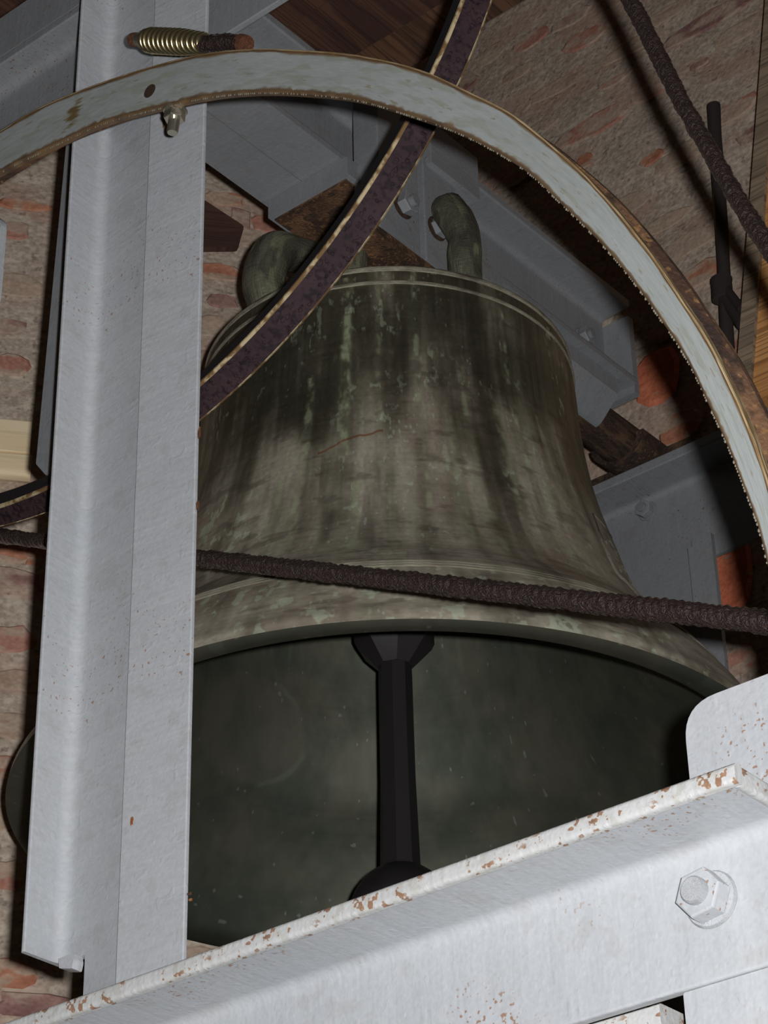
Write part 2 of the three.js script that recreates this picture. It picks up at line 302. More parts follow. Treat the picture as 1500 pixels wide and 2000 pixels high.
// bar bent along a curve in the plane S = const; path [[A, y]...], profile [[S, outward]...]; out of the curve is to the right of its direction
function hoop(path, profile, closed = false, crease = 0.5) {
  const n = path.length, pos = [], uv = [], len = [0];
  for (let i = 1; i <= n; i++) { const p = path[i - 1], q = path[i % n]; len.push(len[i - 1] + Math.hypot(q[0] - p[0], q[1] - p[1])); }
  const nor = path.map((p, i) => { const a = path[closed ? (i + n - 1) % n : Math.max(0, i - 1)], b = path[closed ? (i + 1) % n : Math.min(n - 1, i + 1)]; const d = [b[0] - a[0], b[1] - a[1]], l = Math.hypot(...d); return [d[1] / l, -d[0] / l]; });
  const pt = (i, p) => { const k = i % n; return [path[k][0] + nor[k][0] * p[1], path[k][1] + nor[k][1] * p[1], p[0]]; };
  const m = profile.length, per = [0]; for (let j = 0; j < m; j++) { const p = profile[j], q = profile[(j + 1) % m]; per.push(per[j] + Math.hypot(q[0] - p[0], q[1] - p[1])); }
  for (let i = 0; i < (closed ? n : n - 1); i++) for (let j = 0; j < m; j++) {
    const p = profile[j], q = profile[(j + 1) % m], A = pt(i, p), B = pt(i, q), C = pt(i + 1, q), D = pt(i + 1, p);
    pos.push(...A, ...B, ...C, ...A, ...C, ...D); uv.push(len[i], per[j], len[i], per[j + 1], len[i + 1], per[j + 1], len[i], per[j], len[i + 1], per[j + 1], len[i + 1], per[j]);
  }
  if (!closed) { const v2 = profile.map(p => new THREE.Vector2(p[0], p[1])); for (const f of THREE.ShapeUtils.triangulateShape(v2, [])) for (const [i, o] of [[0, f], [n - 1, [f[0], f[2], f[1]]]]) for (const k of o) { pos.push(...pt(i, profile[k])); uv.push(profile[k][0], profile[k][1]); } }
  return tri(pos, uv, crease);
}
function spline2(pts, n) { const c = new THREE.CatmullRomCurve3(pts.map(p => new THREE.Vector3(p[0], p[1], 0)), false, 'centripetal'); return c.getSpacedPoints(n).map(v => [v.x, v.y]); }
// round bar along a list of points (frame coordinates), elliptical if e is given
function tube(pts, r, seg = 16, rings = 24, lump = 0) {
  const c = new THREE.CatmullRomCurve3(pts.map(p => new THREE.Vector3(...p)), false, 'centripetal');
  const fr = c.computeFrenetFrames(rings, false), pos = [], uv = [], idx = [];
  for (let i = 0; i <= rings; i++) { const t = i / rings, p = c.getPointAt(t), R = typeof r === 'function' ? r(t) : r; for (let j = 0; j <= seg; j++) { const q = j / seg * 2 * Math.PI, k = R * (1 + lump * (vn(t * 9, j / seg * 5, 9, 5, 77) - .5)); const v = p.clone().addScaledVector(fr.normals[i], Math.cos(q) * k).addScaledVector(fr.binormals[i], Math.sin(q) * k); pos.push(v.x, v.y, v.z); uv.push(j / seg, t); } }
  for (let i = 0; i < rings; i++) for (let j = 0; j < seg; j++) { const a = i * (seg + 1) + j, b = a + seg + 1; idx.push(a, a + 1, b, b, a + 1, b + 1); }
  for (const [i, flip] of [[0, 0], [rings, 1]]) { const p = c.getPointAt(i / rings), k = pos.length / 3; pos.push(p.x, p.y, p.z); uv.push(.5, .5); for (let j = 0; j < seg; j++) { const a = i * (seg + 1) + j; flip ? idx.push(k, a, a + 1) : idx.push(k, a + 1, a); } }
  const g = new THREE.BufferGeometry(); g.setAttribute('position', new THREE.Float32BufferAttribute(pos, 3)); g.setAttribute('uv', new THREE.Float32BufferAttribute(uv, 2)); g.setIndex(idx);
  const p3 = []; const u2 = []; for (const i of idx) { p3.push(pos[i * 3], pos[i * 3 + 1], pos[i * 3 + 2]); u2.push(uv[i * 2], uv[i * 2 + 1]); }
  return tri(p3, u2, 1.0);
}
// cylinder along a direction, from a lathe outline [[r, t]...]
function turned(outline, at, dir, seg = 32) {
  const g = new THREE.LatheGeometry(outline.map(p => new THREE.Vector2(p[0], p[1])), seg).toNonIndexed();
  g.computeVertexNormals(); const q = toCreasedNormals(g, 0.5);
  q.applyQuaternion(new THREE.Quaternion().setFromUnitVectors(new THREE.Vector3(0, 1, 0), new THREE.Vector3(...dir).normalize())); q.translate(...at); return q;
}
function hex(af, h, at, dir, spin = 0) {           // hexagon across the flats af with chamfered corners
  const R = af / Math.sqrt(3), s = new THREE.Shape(); for (let i = 0; i < 6; i++) { const t = i * Math.PI / 3 + spin; i ? s.lineTo(R * Math.cos(t), R * Math.sin(t)) : s.moveTo(R * Math.cos(t), R * Math.sin(t)); }
  const g = new THREE.ExtrudeGeometry(s, { depth: h * .8, bevelEnabled: true, bevelThickness: h * .1, bevelSize: af * .045, bevelOffset: -af * .045, bevelSegments: 2 }); g.translate(0, 0, h * .1);
  g.applyQuaternion(new THREE.Quaternion().setFromUnitVectors(new THREE.Vector3(0, 0, 1), new THREE.Vector3(...dir).normalize())); g.translate(...at); return g;
}
function bolt(o, at, dir, af, mats, spin = 0, stud = 0.012) {
  const m = Array.isArray(mats) ? mats : [mats, mats, mats], d = new THREE.Vector3(...dir).normalize(), off = (t) => at.map((v, i) => v + d.getComponent(i) * t);
  const w = part(o, 'washer', turned([[0, 0], [af * .64, 0], [af * .66, af * .04], [af * .62, af * .12], [0, af * .12]], at, dir), m[0]);
  const n = part(w, 'nut', hex(af, af * .5, off(af * .12), dir, spin), m[1]);
  if (stud) part(w, 'stud', turned([[0, 0], [af * .31, 0], [af * .31, stud * .8], [af * .27, stud], [0, stud]], off(af * .6), dir, 20), m[2]);
  return w;
}

// ================================================================== SETTING
// floor, ceiling and the walls of the bell chamber (mostly outside the frame)
{
  const f = structure('floor'); part(f, 'slab', box(-1.6, 3.6, -1.72, -1.6, -1.6, 3.4), plankM);
  const w1 = structure('wall_front'); part(w1, 'masonry', box(-1.7, 3.7, -1.6, 4.6, -1.7, -1.5), mortarM);
  const w2 = structure('wall_right'); part(w2, 'masonry', box(-1.7, -1.5, -1.6, 4.6, -1.5, 3.1), mortarM);
  const w3 = structure('wall_left'); part(w3, 'masonry', box(3.5, 3.7, -1.6, 4.6, -1.5, 3.1), mortarM);
  const c = structure('ceiling'); part(c, 'slab', box(-1.7, 3.7, 4.6, 4.7, -1.7, 3.4), plankM);
}
// irregular patch of brick showing through the mortar: outline in (u, v) of the wall, raised a little
function patch(w, h, d, ir = 1) {
  const n = 11, s = [], ph = rnd() * 6; for (let i = 0; i < n; i++) { const t = i / n * 2 * Math.PI, c = Math.cos(t), q = Math.sin(t), k = 1.02 - 0.24 * ir + 0.32 * ir * rnd(); const e = Math.pow(Math.pow(Math.abs(c), 3) + Math.pow(Math.abs(q), 3), -1 / 3); s.push([c * e * w / 2 * k, q * e * h / 2 * k]); }
  const pos = [], uv = []; const cx = 0, cy = 0;
  const u0 = rnd() * 3, v0 = rnd() * 3;
  for (let i = 0; i < n; i++) {
    const a = s[i], b = s[(i + 1) % n], A = [a[0], a[1], 0], B = [b[0], b[1], 0], C = [b[0] * .86, b[1] * .86, -d], D = [a[0] * .86, a[1] * .86, -d];
    for (const v of [A, B, C, A, C, D, D, C, [cx, cy, -d]]) { pos.push(...v); uv.push(v[0] + u0, v[1] + v0); }
    for (const v of [B, A, [0, 0, 0.004]]) { pos.push(...v); uv.push(v[0], v[1]); }
  }
  return tri(pos, uv, 0.3);
}
// far wall along the beams (normal towards -S)
const SW = 3.1;
const backWall = structure('wall_back');
{
  const g = new THREE.PlaneGeometry(5.2, 6.2, 130, 150), q = g.attributes.position;      // uneven plaster face, facing -S, with a box behind it
  for (let i = 0; i < q.count; i++) { const x = q.getX(i), y = q.getY(i); q.setZ(i, (fbm(x / 5.2 + .5, y / 6.2 + .5, 14, 40, 3, 709) - .5) * .02); }
  for (let i = 0; i < q.count; i++) g.attributes.uv.setXY(i, q.getX(i) + 1, q.getY(i) + 1.5);
  g.rotateY(Math.PI); g.computeVertexNormals(); g.translate(1.0, 1.5, SW);
  part(backWall, 'mortar_face', g, mortarM);
  part(backWall, 'masonry', box(-1.7, 3.7, -1.6, 4.6, SW + .02, SW + .3), mortarM);
}
function backPatch(x, y, w, h, mat, d = 0.004, turn = 0) {
  const [A, Y] = onS(x, y, SW - .012), g = patch(w, h, d, mat === brickBare ? .35 : 1); g.rotateZ(turn); g.translate(A, Y, SW - .008);
  const m = part(backWall, 'brick', g, mat); return m;
}
for (const [x, y, w, h, m] of [[1148, 68, .13, .045, brickRed], [1036, 76, .10, .04, brickRed], [1112, 36, .11, .035, brickPurple], [1372, 44, .2, .05, brickPurple], [1150, 246, .20, .055, brickRed], [1264, 182, .09, .03, brickRed], [1140, 313, .045, .04, brickOrange], [1268, 308, .06, .03, brickOrange], [1434, 212, .11, .045, brickRed], [1470, 262, .08, .045, brickPurple],
  [1364, 124, .05, .02, brickPurple], [1372, 530, .13, .055, brickOrange], [1072, 240, .045, .016, brickPurple], [912, 158, .06, .05, brickPurple], [1196, 158, .09, .02, brickRed], [1010, 140, .09, .03, brickSmear], [1230, 90, .16, .04, brickSmear], [1330, 300, .14, .05, brickSmear], [1220, 400, .12, .05, brickSmear], [960, 100, .08, .05, brickSmear], [1300, 430, .12, .04, brickSmear], [1080, 170, .14, .04, brickSmear],
  [1350, 470, .12, .05, brickSmear], [1440, 60, .12, .05, brickSmear], [1290, 30, .14, .04, brickSmear], [1000, 350, .10, .03, brickSmear]]) backPatch(x, y, w, h, m, m === brickSmear ? .0012 : .003);
for (const [x, y, w, h, m] of [[1280, 735, .10, .12, brickBare], [1425, 1112, .085, .17, brickBare], [1300, 640, .09, .05, brickSmear], [1440, 1290, .08, .05, brickRed], [1330, 830, .10, .07, brickOrange], [1460, 660, .10, .06, brickRed]]) backPatch(x, y, w, h, m, .006);

// nearer pier on the left, turned a little from square to the lens
const pier = new THREE.Group(); pier.name = 'wall_pier'; pier.userData = { kind: 'structure' }; scene.add(pier);
const PT = -12 * Math.PI / 180, pe = new THREE.Vector3(Math.cos(PT), 0, Math.sin(PT)), pn = new THREE.Vector3(-Math.sin(PT), 0, Math.cos(PT)), p0 = new THREE.Vector3(-0.2, 0, -3.303);
pier.position.set(p0.x, H, p0.z); pier.rotation.y = -PT;      // local x to the right along the face, z out of the wall, y from the lens height
pier._base = [0, 0, 0];
function onPier(x, y) { const q = ray(x, y), k = p0.dot(pn) / q.dot(pn), v = q.multiplyScalar(k); return [v.clone().sub(p0).dot(pe), v.y]; }
{
  const W = 1.9, g = new THREE.PlaneGeometry(W, 4.8, 70, 140), q = g.attributes.position;
  for (let i = 0; i < q.count; i++) { const x = q.getX(i), y = q.getY(i), ed = Math.min(1, (W / 2 - Math.abs(x)) * 30); q.setZ(i, (fbm(x / W + .5, y / 4.8 + .5, 8, 34, 3, 719) - .5) * .018 * ed); }
  for (let i = 0; i < q.count; i++) g.attributes.uv.setXY(i, q.getX(i) + 4.3, q.getY(i) + 2.2);
  g.computeVertexNormals(); g.translate(.22 - W / 2, .8, 0); part(pier, 'mortar_face', g, mortarM);
  const b = new THREE.BoxGeometry(W, 4.8, .25); b.translate(.22 - W / 2, .8, -.14); part(pier, 'masonry', b, mortarM);
}
function pierPatch(x, y, w, h, mat, d = .004) { const [u, v] = onPier(x, y), g = patch(w, h, d); g.scale(1, 1, -1); const i = g.attributes.position; for (let k = 0; k < i.count; k += 3) { /* keep winding after the mirror */ for (const at of ['position', 'normal', 'uv']) { const b = g.attributes[at], s = b.itemSize; for (let c = 0; c < s; c++) { const t = b.array[(k + 1) * s + c]; b.array[(k + 1) * s + c] = b.array[(k + 2) * s + c]; b.array[(k + 2) * s + c] = t; } } } g.translate(u, v, .004); return part(pier, 'brick', g, mat); }
for (const [x, y, w, h, m] of [[50, 405, .10, .025, brickOrange], [28, 452, .05, .04, brickRed], [18, 640, .06, .035, brickPurple], [20, 716, .07, .05, brickRed], [20, 1084, .06, .035, brickOrange], [70, 1088, .04, .04, brickOrange], [26, 1136, .10, .05, brickPurple], [14, 1710, .06, .05, brickRed], [36, 1330, .09, .04, brickSmear], [20, 1250, .08, .05, brickRed], [22, 1905, .09, .05, brickOrange], [62, 1965, .11, .04, brickPurple],
  [440, 392, .07, .035, brickOrange], [468, 432, .04, .06, brickPurple], [432, 536, .10, .04, brickOrange], [432, 590, .06, .035, brickPurple], [500, 470, .07, .05, brickSmear], [520, 440, .06, .04, brickRed], [410, 640, .07, .05, brickSmear], [400, 1880, .09, .05, brickSmear], [30, 560, .1, .05, brickSmear], [28, 1420, .09, .05, brickSmear], [15, 1500, .05, .04, brickRed], [12, 1600, .06, .04, brickSmear]]) pierPatch(x, y, w, h, m, m === brickSmear ? .0012 : .003);

// dark boarded floor above, boards along the beams
const boards = structure('ceiling_boards');
{
  let s = 1.70, i = 0;
  while (s < 2.44) { const w = [.13, .15, .12, .14][i % 4]; part(boards, 'board', box(-.3, 3.4, 2.87 + (i % 3) * .004, 2.905, s, Math.min(2.455, s + w - .004), .002), [darkWoodM, darkWoodM, darkWood2M][i % 3]); s += w; i++; }
}
// dark brown block filling a dark square in the pier
{
  const o = new THREE.Group(); o.name = 'dark_block'; o.userData = { label: 'dark brown square block set in the brick pier left of the bell crown', category: 'beam' };
  o.position.set(p0.x, H, p0.z); o.rotation.y = -PT; const [u, v] = onPier(425, 462);
  const g = bar(roundPoly([[-.07, -.045, .006], [.035, -.026, .006], [.045, .02, .006], [-.035, .075, .008], [-.07, .075, .006]], 2), -.05, .012, 'z'); g.translate(u, v, 0);
  const m = new THREE.Mesh(g, darkWoodM); m.name = 'main_piece'; m.castShadow = m.receiveShadow = true; o.add(m); scene.add(o);
}
// two pale planks against the pier at the left edge
for (const [y0, y1, r, lab] of [[840, 904, .003, 'upper pale wooden board at the left edge beside the post'], [906, 950, .016, 'lower rounded pale wooden board at the left edge under the upper one']]) {
  const o = new THREE.Group(); o.name = numbered('timber_board'); o.userData = { label: lab, category: 'board' }; o.position.set(p0.x, H, p0.z); o.rotation.y = -PT;
  const [u1, va] = onPier(60, y0), [, vb] = onPier(60, y1);
  const g = bar(roundPoly([[0, vb, r], [.028, vb, r], [.028, va, .004], [0, va, .003]], 4).map(p => [p[0], p[1]]), u1 - .45, u1, 'x');
  const m = new THREE.Mesh(g, paleWoodM); m.name = 'plank'; m.castShadow = m.receiveShadow = true; o.add(m); scene.add(o);
}

// ================================================================== BELL
const BA = 1.766, BS = 2.195, BY = 1.329;         // axis and height of the mouth
const bell = thing('bell', 'large green-brown bronze church bell with streaked patina hanging mouth down', 'bell', [BA, BY, BS]);
function resample(pts, n) { const c = new THREE.CatmullRomCurve3(pts.map(p => new THREE.Vector3(p[0], p[1], 0)), false, 'centripetal'); return c.getSpacedPoints(n).map(v => new THREE.Vector2(v.x, v.y)); }
const bellFace = -TH + Math.PI;                   // lathe start so that u = 0.5 faces the lens
{
  const outer = [[.5, 0], [.4975, .012], [.4863, .03], [.4646, .07], [.4274, .12], [.398, .15], [.3701, .18], [.3335, .25], [.3102, .33], [.2865, .42], [.2735, .5], [.2675, .57], [.2655, .62], [.2633, .65], [.2618, .672], [.256, .6845]];
  const body = resample(outer, 150).concat([[.24, .687], [.2, .69], [.12, .70], [.001, .705]].map(p => new THREE.Vector2(...p)));
  const bp = body.map(v => new THREE.Vector2(Math.max(v.x, .0005), v.y));
  const g = new THREE.LatheGeometry(bp, 160, bellFace); part(bell, 'body', shift(g), bellM);
  const inner = [[.5, 0], [.494, -.0035], [.478, -.001], [.462, .006], [.444, .035], [.424, .07], [.392, .12], [.362, .152], [.336, .18], [.300, .25], [.278, .33], [.255, .42], [.243, .5], [.235, .57], [.215, .62], [.15, .645], [.001, .65]];
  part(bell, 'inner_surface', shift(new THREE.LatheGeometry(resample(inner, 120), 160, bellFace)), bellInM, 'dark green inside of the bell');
  const ring = (r, h, t, w = t) => { const p = []; for (let i = 0; i <= 10; i++) { const q = -Math.PI / 2 + i / 10 * Math.PI; p.push(new THREE.Vector2(r - .003 + Math.cos(q) * t, h + Math.sin(q) * w)); } return shift(new THREE.LatheGeometry(p, 160, bellFace)); };
  part(bell, 'moulding', ring(.2645, .653, .0042, .0035), bellM);
  part(bell, 'moulding', ring(.2606, .678, .0055, .006), bellM);
  part(bell, 'moulding', ring(.4405, .105, .0046, .0022), bellM); part(bell, 'moulding', ring(.4365, .111, .0042, .0018), bellM); part(bell, 'moulding', ring(.4325, .1165, .004, .0016), bellM);
  // cast relief panel on the right of the waist
  const rOf = (h) => { for (let i = 1; i < outer.length; i++) if (h <= outer[i][1]) { const t = (h - outer[i - 1][1]) / (outer[i][1] - outer[i - 1][1]); return outer[i - 1][0] + t * (outer[i][0] - outer[i - 1][0]); } return .25; };
  const onBell = (ang, h, k = 0) => { const r = rOf(h) + k; return [BA + r * Math.sin(ang), BY + h, BS + r * Math.cos(ang)]; };
  globalThis.onBell = onBell;
  const toFrame = (w) => -TH + w;                  // angle to the right of the lens side -> angle in the frame
  const line = (pts, r) => tube(pts.map(([w, h]) => onBell(toFrame(w), h, -.001)), r, 8, 24);
  part(bell, 'relief_panel', [line([[.98, .235], [1.0, .29], [1.02, .345]], .0022), line([[.98, .235], [1.1, .235], [1.22, .235], [1.34, .235]], .003), line([[1.02, .345], [1.14, .345], [1.24, .345]], .0022), line([[1.04, .30], [1.1, .315], [1.16, .30]], .0025), line([[1.08, .26], [1.13, .28], [1.2, .262]], .0025)], bellM);
  function shift(q) { return q.translate(BA, BY, BS); }
  // crown loops (canons)
  const loop = (dx, dz, hTop, rTop, rad, foot = 0) => { // direction in world x,z ; to frame
    const v = new THREE.Vector3(dx, 0, dz), A = v.dot(aV), S = v.dot(bV), L = Math.hypot(A, S), a = A / L, s = S / L, h0 = BY + .684;
    const q = (r, h) => [BA + a * r, h0 + h, BS + s * r];
    return tube([q(L + foot, -.004), q(L + .006, hTop * .35), q(L + .002, hTop * .68), q(Math.max(L - .022, rTop + .016), hTop * .93), q(Math.max(rTop + .008, L - .07), hTop), q(rTop, hTop * 1.0)], rad, 18, 40, .25);
  };
  part(bell, 'canon', loop(-.165, .137, .148, .03, (t) => .027 + .004 * Math.sin(t * 5), -.014), canonM);
  part(bell, 'canon', loop(.108, .165, .192, .160, .024, -.01), canonM);
  part(bell, 'canon', loop(-.045, .17, .172, .03, .022, 0), canonM);
  part(bell, 'canon', loop(.165, -.137, .16, .03, .024, 0), canonM);
  part(bell, 'canon', loop(-.13, -.15, .16, .03, .024, 0), canonM);
  part(bell, 'crown_column', turned([[0, 0], [.07, 0], [.055, .05], [.05, .12], [.055, .185], [0, .186]], [BA, BY + .69, BS], [0, 1, 0], 28), canonM);
}
// clapper
{
  const c = thing('clapper', 'dark iron bell clapper with eight-sided shaft and ball hanging inside the bell', 'clapper', [BA, BY + .6, BS]);
  const oct = (r, y) => { const o = []; for (let i = 0; i < 8; i++) o.push([r * Math.cos((i + .35) * Math.PI / 4), y, r * Math.sin((i + .35) * Math.PI / 4)]); return o; };
  const loft = (secs) => { const pos = [], uv = []; for (let k = 0; k < secs.length - 1; k++) for (let i = 0; i < 8; i++) { const A = oct(...secs[k])[i], B = oct(...secs[k])[(i + 1) % 8], C = oct(...secs[k + 1])[(i + 1) % 8], D = oct(...secs[k + 1])[i]; for (const v of [A, B, C, A, C, D]) { pos.push(v[0] + BA + .004, v[1] + BY, v[2] + BS + .003); uv.push(i * .02, v[1]); } } return tri(pos, uv, .4); };
  part(c, 'shaft', loft([[.001, .56], [.022, .56], [.0215, .24], [.0228, .2], [.0232, .05], [.026, -.07], [.03, -.085], [.001, -.09]]), clapperM);
  const ball = []; for (let i = 0; i <= 22; i++) { const t = i / 22 * Math.PI; ball.push([Math.max(.0005, .066 * Math.sin(t)), -.068 * Math.cos(t)]); }
  part(c, 'ball', turned(ball, [BA + .004, BY - .138, BS + .003], [0, 1, 0], 40), clapperM);
  part(c, 'tail', turned([[.0005, -.28], [.02, -.278], [.024, -.26], [.02, -.19], [.02, -.15], [.0005, -.15]], [BA + .004, BY, BS + .003], [0, 1, 0], 16), clapperM);
  part(c, 'collar', turned([[0, .215], [.024, .215], [.05, .243], [.054, .252], [.054, .29], [.03, .31], [0, .31]], [BA + .004, BY, BS + .003], [0, 1, 0], 8), clapperM);
  part(c, 'hanger', [box(BA - .012, BA + .012, BY + .5, BY + .66, BS - .03, BS + .03, .003)], clapperM);
}

// ================================================================== YOKE AND ITS FITTINGS
const YB = 2.25;
{
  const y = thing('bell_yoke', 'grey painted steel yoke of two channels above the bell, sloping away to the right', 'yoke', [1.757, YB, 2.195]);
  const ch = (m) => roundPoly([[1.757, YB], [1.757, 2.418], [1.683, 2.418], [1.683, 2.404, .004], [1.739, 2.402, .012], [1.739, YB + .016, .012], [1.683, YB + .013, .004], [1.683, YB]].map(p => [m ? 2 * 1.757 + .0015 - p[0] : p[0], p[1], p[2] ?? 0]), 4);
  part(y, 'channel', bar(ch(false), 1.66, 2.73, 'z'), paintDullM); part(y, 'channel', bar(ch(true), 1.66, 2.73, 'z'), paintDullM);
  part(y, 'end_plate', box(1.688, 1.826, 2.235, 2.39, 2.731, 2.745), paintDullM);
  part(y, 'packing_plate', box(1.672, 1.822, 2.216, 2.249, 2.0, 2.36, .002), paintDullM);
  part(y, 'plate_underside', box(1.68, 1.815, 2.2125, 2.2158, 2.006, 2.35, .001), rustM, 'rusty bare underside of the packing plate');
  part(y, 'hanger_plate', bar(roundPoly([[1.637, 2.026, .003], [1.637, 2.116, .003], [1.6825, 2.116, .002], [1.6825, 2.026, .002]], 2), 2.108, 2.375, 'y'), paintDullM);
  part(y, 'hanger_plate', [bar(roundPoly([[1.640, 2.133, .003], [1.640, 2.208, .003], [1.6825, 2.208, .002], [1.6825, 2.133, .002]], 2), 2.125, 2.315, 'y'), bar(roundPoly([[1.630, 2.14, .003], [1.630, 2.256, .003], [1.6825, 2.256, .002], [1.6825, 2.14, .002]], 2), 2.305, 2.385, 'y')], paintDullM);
  bolt(y, [1.637, 2.185, 2.077], [-1, 0, 0], .030, [rustM, paintDullM, paintDullM], .3, .008); bolt(y, [1.640, 2.196, 2.158], [-1, 0, 0], .030, [rustM, paintDullM, paintDullM], .1, .008);
  part(y, 'clamp_bar', [box(1.634, 1.69, 2.096, 2.116, 2.01, 2.19, .004)], rustM, 'rusty clamp bar over the crown loops');
  bolt(y, [1.739, 2.332, 2.667], [-1, 0, 0], .028, paintDullM, .2, .006);
  // gudgeon at the far end
  part(y, 'gudgeon_block', bar(roundPoly([[1.70, 2.2485], [1.83, 2.2485], [1.83, 2.235], [1.80, 2.178, .01], [1.74, 2.178, .01], [1.70, 2.22]], 3), 2.50, 2.70, 'z'), paintDullM);
  part(y, 'gudgeon_pin', turned([[0, 0], [.036, 0], [.036, .29], [.033, .295], [0, .295]], [1.768, 2.208, 2.62], [0, 0, 1], 28), rustDarkM, 'rust-brown pivot pin at the far end of the yoke');
  part(y, 'gudgeon_pin', turned([[0, 0], [.028, 0], [.028, .14], [0, .14]], [1.766, 2.226, 1.588], [0, 0, 1], 24), rustM);
  part(y, 'hub_plate', box(1.70, 1.83, 2.16, 2.40, 1.645, 1.659, .003), paintDullM);
}
// ================================================================== FRAME
// far beam with its bearing and leg
{
  const o = thing('frame_beam', 'grey steel beam right of the bell that carries the far yoke bearing', 'beam', [1.766, 2.1, 2.87]);
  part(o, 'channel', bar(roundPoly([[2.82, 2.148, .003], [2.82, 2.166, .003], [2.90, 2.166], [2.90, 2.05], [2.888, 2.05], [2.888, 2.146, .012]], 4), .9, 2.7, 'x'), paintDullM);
  part(o, 'lower_plate', box(.9, 2.7, 1.985, 2.098, 2.8885 - .008, 2.888, .002), paintDullM);
  bolt(o, [1.782, 2.122, 2.888], [0, 0, -1], .027, paintDullM, .4, .006);
  // bearing
  part(o, 'bearing_base', box(1.66, 1.90, 2.1662, 2.20, 2.85, 2.90, .004), rustDarkM, 'rust-stained base block of the bearing');
  const half = []; for (let i = 0; i <= 14; i++) { const t = Math.PI + i / 14 * Math.PI; half.push([1.768 + .052 * Math.cos(t), 2.208 + .043 * Math.sin(t)]); } for (let i = 14; i >= 0; i--) { const t = Math.PI + i / 14 * Math.PI; half.push([1.768 + .039 * Math.cos(t), 2.208 + .039 * Math.sin(t)]); }
  part(o, 'bearing_shell', bar(half, 2.79, 2.90, 'z'), rustDarkM, 'rust-brown half shell under the pivot');
}
{
  const o = thing('steel_upright', 'grey steel angle leg under the far beam beside the orange brick', 'upright', [1.69, 1.2, 2.87]);
  part(o, 'angle', bar(roundPoly([[1.696, 2.855, .003], [1.696, 2.868, .008], [1.87, 2.868, .003], [1.87, 2.879], [1.684, 2.879], [1.684, 2.855, .003]], 3), -1.6, 2.0, 'y'), paintDullM);
  part(o, 'cover_strip', box(1.648, 1.684, -1.6, 2.01, 2.852, 2.862, .002), paintDullM);
}
// near beam, top left
{
  const o = thing('frame_beam', 'grey steel beam at the top left behind the tall post, sloping up to the right', 'beam', [1.6, 2.1, 1.56]);
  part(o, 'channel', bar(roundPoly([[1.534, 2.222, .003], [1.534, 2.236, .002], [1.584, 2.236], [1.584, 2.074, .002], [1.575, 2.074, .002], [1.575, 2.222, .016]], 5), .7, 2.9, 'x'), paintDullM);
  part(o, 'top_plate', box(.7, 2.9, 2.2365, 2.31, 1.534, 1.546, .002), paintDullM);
}
// front post: angle with cut-off leg, and a cover strip
{
  const o = thing('frame_post', 'tall light grey steel post of angle and cover strip at the left', 'post', [1.57, -1.6, 1.52]);
  part(o, 'angle', [bar(roundPoly([[1.658, 1.472, .002], [1.653, 1.472, .002], [1.653, 1.522, .016], [1.559, 1.510, .002], [1.559, 1.517], [1.658, 1.529]], 6), .895, 3.2, 'y'), bar(roundPoly([[1.616, 1.5173], [1.559, 1.510], [1.559, 1.517], [1.616, 1.5243]], 1), -1.6, .8952, 'y')], paintM);
  part(o, 'cover_strip', bar(roundPoly([[1.557, 1.5015, .002], [1.4775, 1.5108, .002], [1.4775, 1.5158, .001], [1.557, 1.5065, .001]], 3), -1.6, 3.2, 'y'), paintM);
  for (const [x, y, w, h, m, on] of [[262, 1606, .004, .009, rustBrightM], [382, 842, .004, .016, rustEdgeM], [379, 985, .004, .014, rustEdgeM], [322, 240, .004, .026, rustEdgeM], [362, 1742, .006, .003, rustEdgeM], [364, 1754, .005, .003, rustEdgeM]]) {
    const [A, Y] = onS(x, y, 1.506), zz = 1.5013 + (1.557 - A) * .117, g = patch(w, h, .0003, 1.6); g.rotateY(.1165); g.translate(A, Y, zz); part(o, 'rust_spot', g, m);
  }
  part(o, 'cut_stub', bar(roundPoly([[1.642, .885, .002], [1.624, .880, .002], [1.622, .889, .002], [1.624, .8955], [1.643, .8955]], 2), 1.508, 1.5215, 'z'), paintM);
}
// foreground beam
{
  const o = thing('channel_beam', 'large near-white steel channel beam running up to the right in the foreground', 'beam', [.9, .7, 1.45]);
  part(o, 'web', bar(roundPoly([[1.49, .772, .0], [1.49, .664, .003], [1.479, .664, .003], [1.479, .7735, .013], [1.403, .7735], [1.403, .7855], [1.49, .7855]], 8), .81, 2.6, 'x'), paintSpeckM);
  part(o, 'web_end', bar(roundPoly([[1.479, .664, .003], [1.479, .7855, .002], [1.49, .7855], [1.49, .664]], 2), .1, .811, 'x'), paintSpeckM);
  part(o, 'lip', bar(roundPoly([[1.396, .771, .005], [1.396, .787, .006], [1.406, .787, .002], [1.406, .771, .002]], 4), .8085, 2.6, 'x'), paintLipM, 'rounded lip with rust showing through chipped paint');
  part(o, 'lip_end', box(.8085, .8165, .771, .787, 1.406, 1.479, .003), paintLipM);
  const w = bolt(o, [.888, .727, 1.479], [0, 0, -1], .035, paintSpeckM, .15, .008);
}
{
  const o = thing('leg_plate', 'white steel plate with a rounded corner standing behind the foreground beam', 'plate', [.6, -1.6, 1.5]);
  part(o, 'gusset', bar(roundPoly([[.905, .66], [.905, .904, .032], [.3, .904], [.3, .66]], 8), 1.4915, 1.503, 'z'), paintSpeckM);
  part(o, 'upright', bar(roundPoly([[.924, -1.6], [.924, .6635, .002], [.3, .6635], [.3, -1.6]], 2), 1.483, 1.4912, 'z'), paintSpeckM);
}
{
  const o = thing('lower_rail', 'white angle rail with a rusty edge just under the foreground beam', 'rail', [1.2, .62, 1.54]);
  part(o, 'angle', bar(roundPoly([[1.497, .650, .004], [1.497, .668, .003], [1.58, .668], [1.58, .54, .003], [1.57, .54, .003], [1.57, .653, .01]], 3), .955, 1.465, 'x'), paintLipM);
}
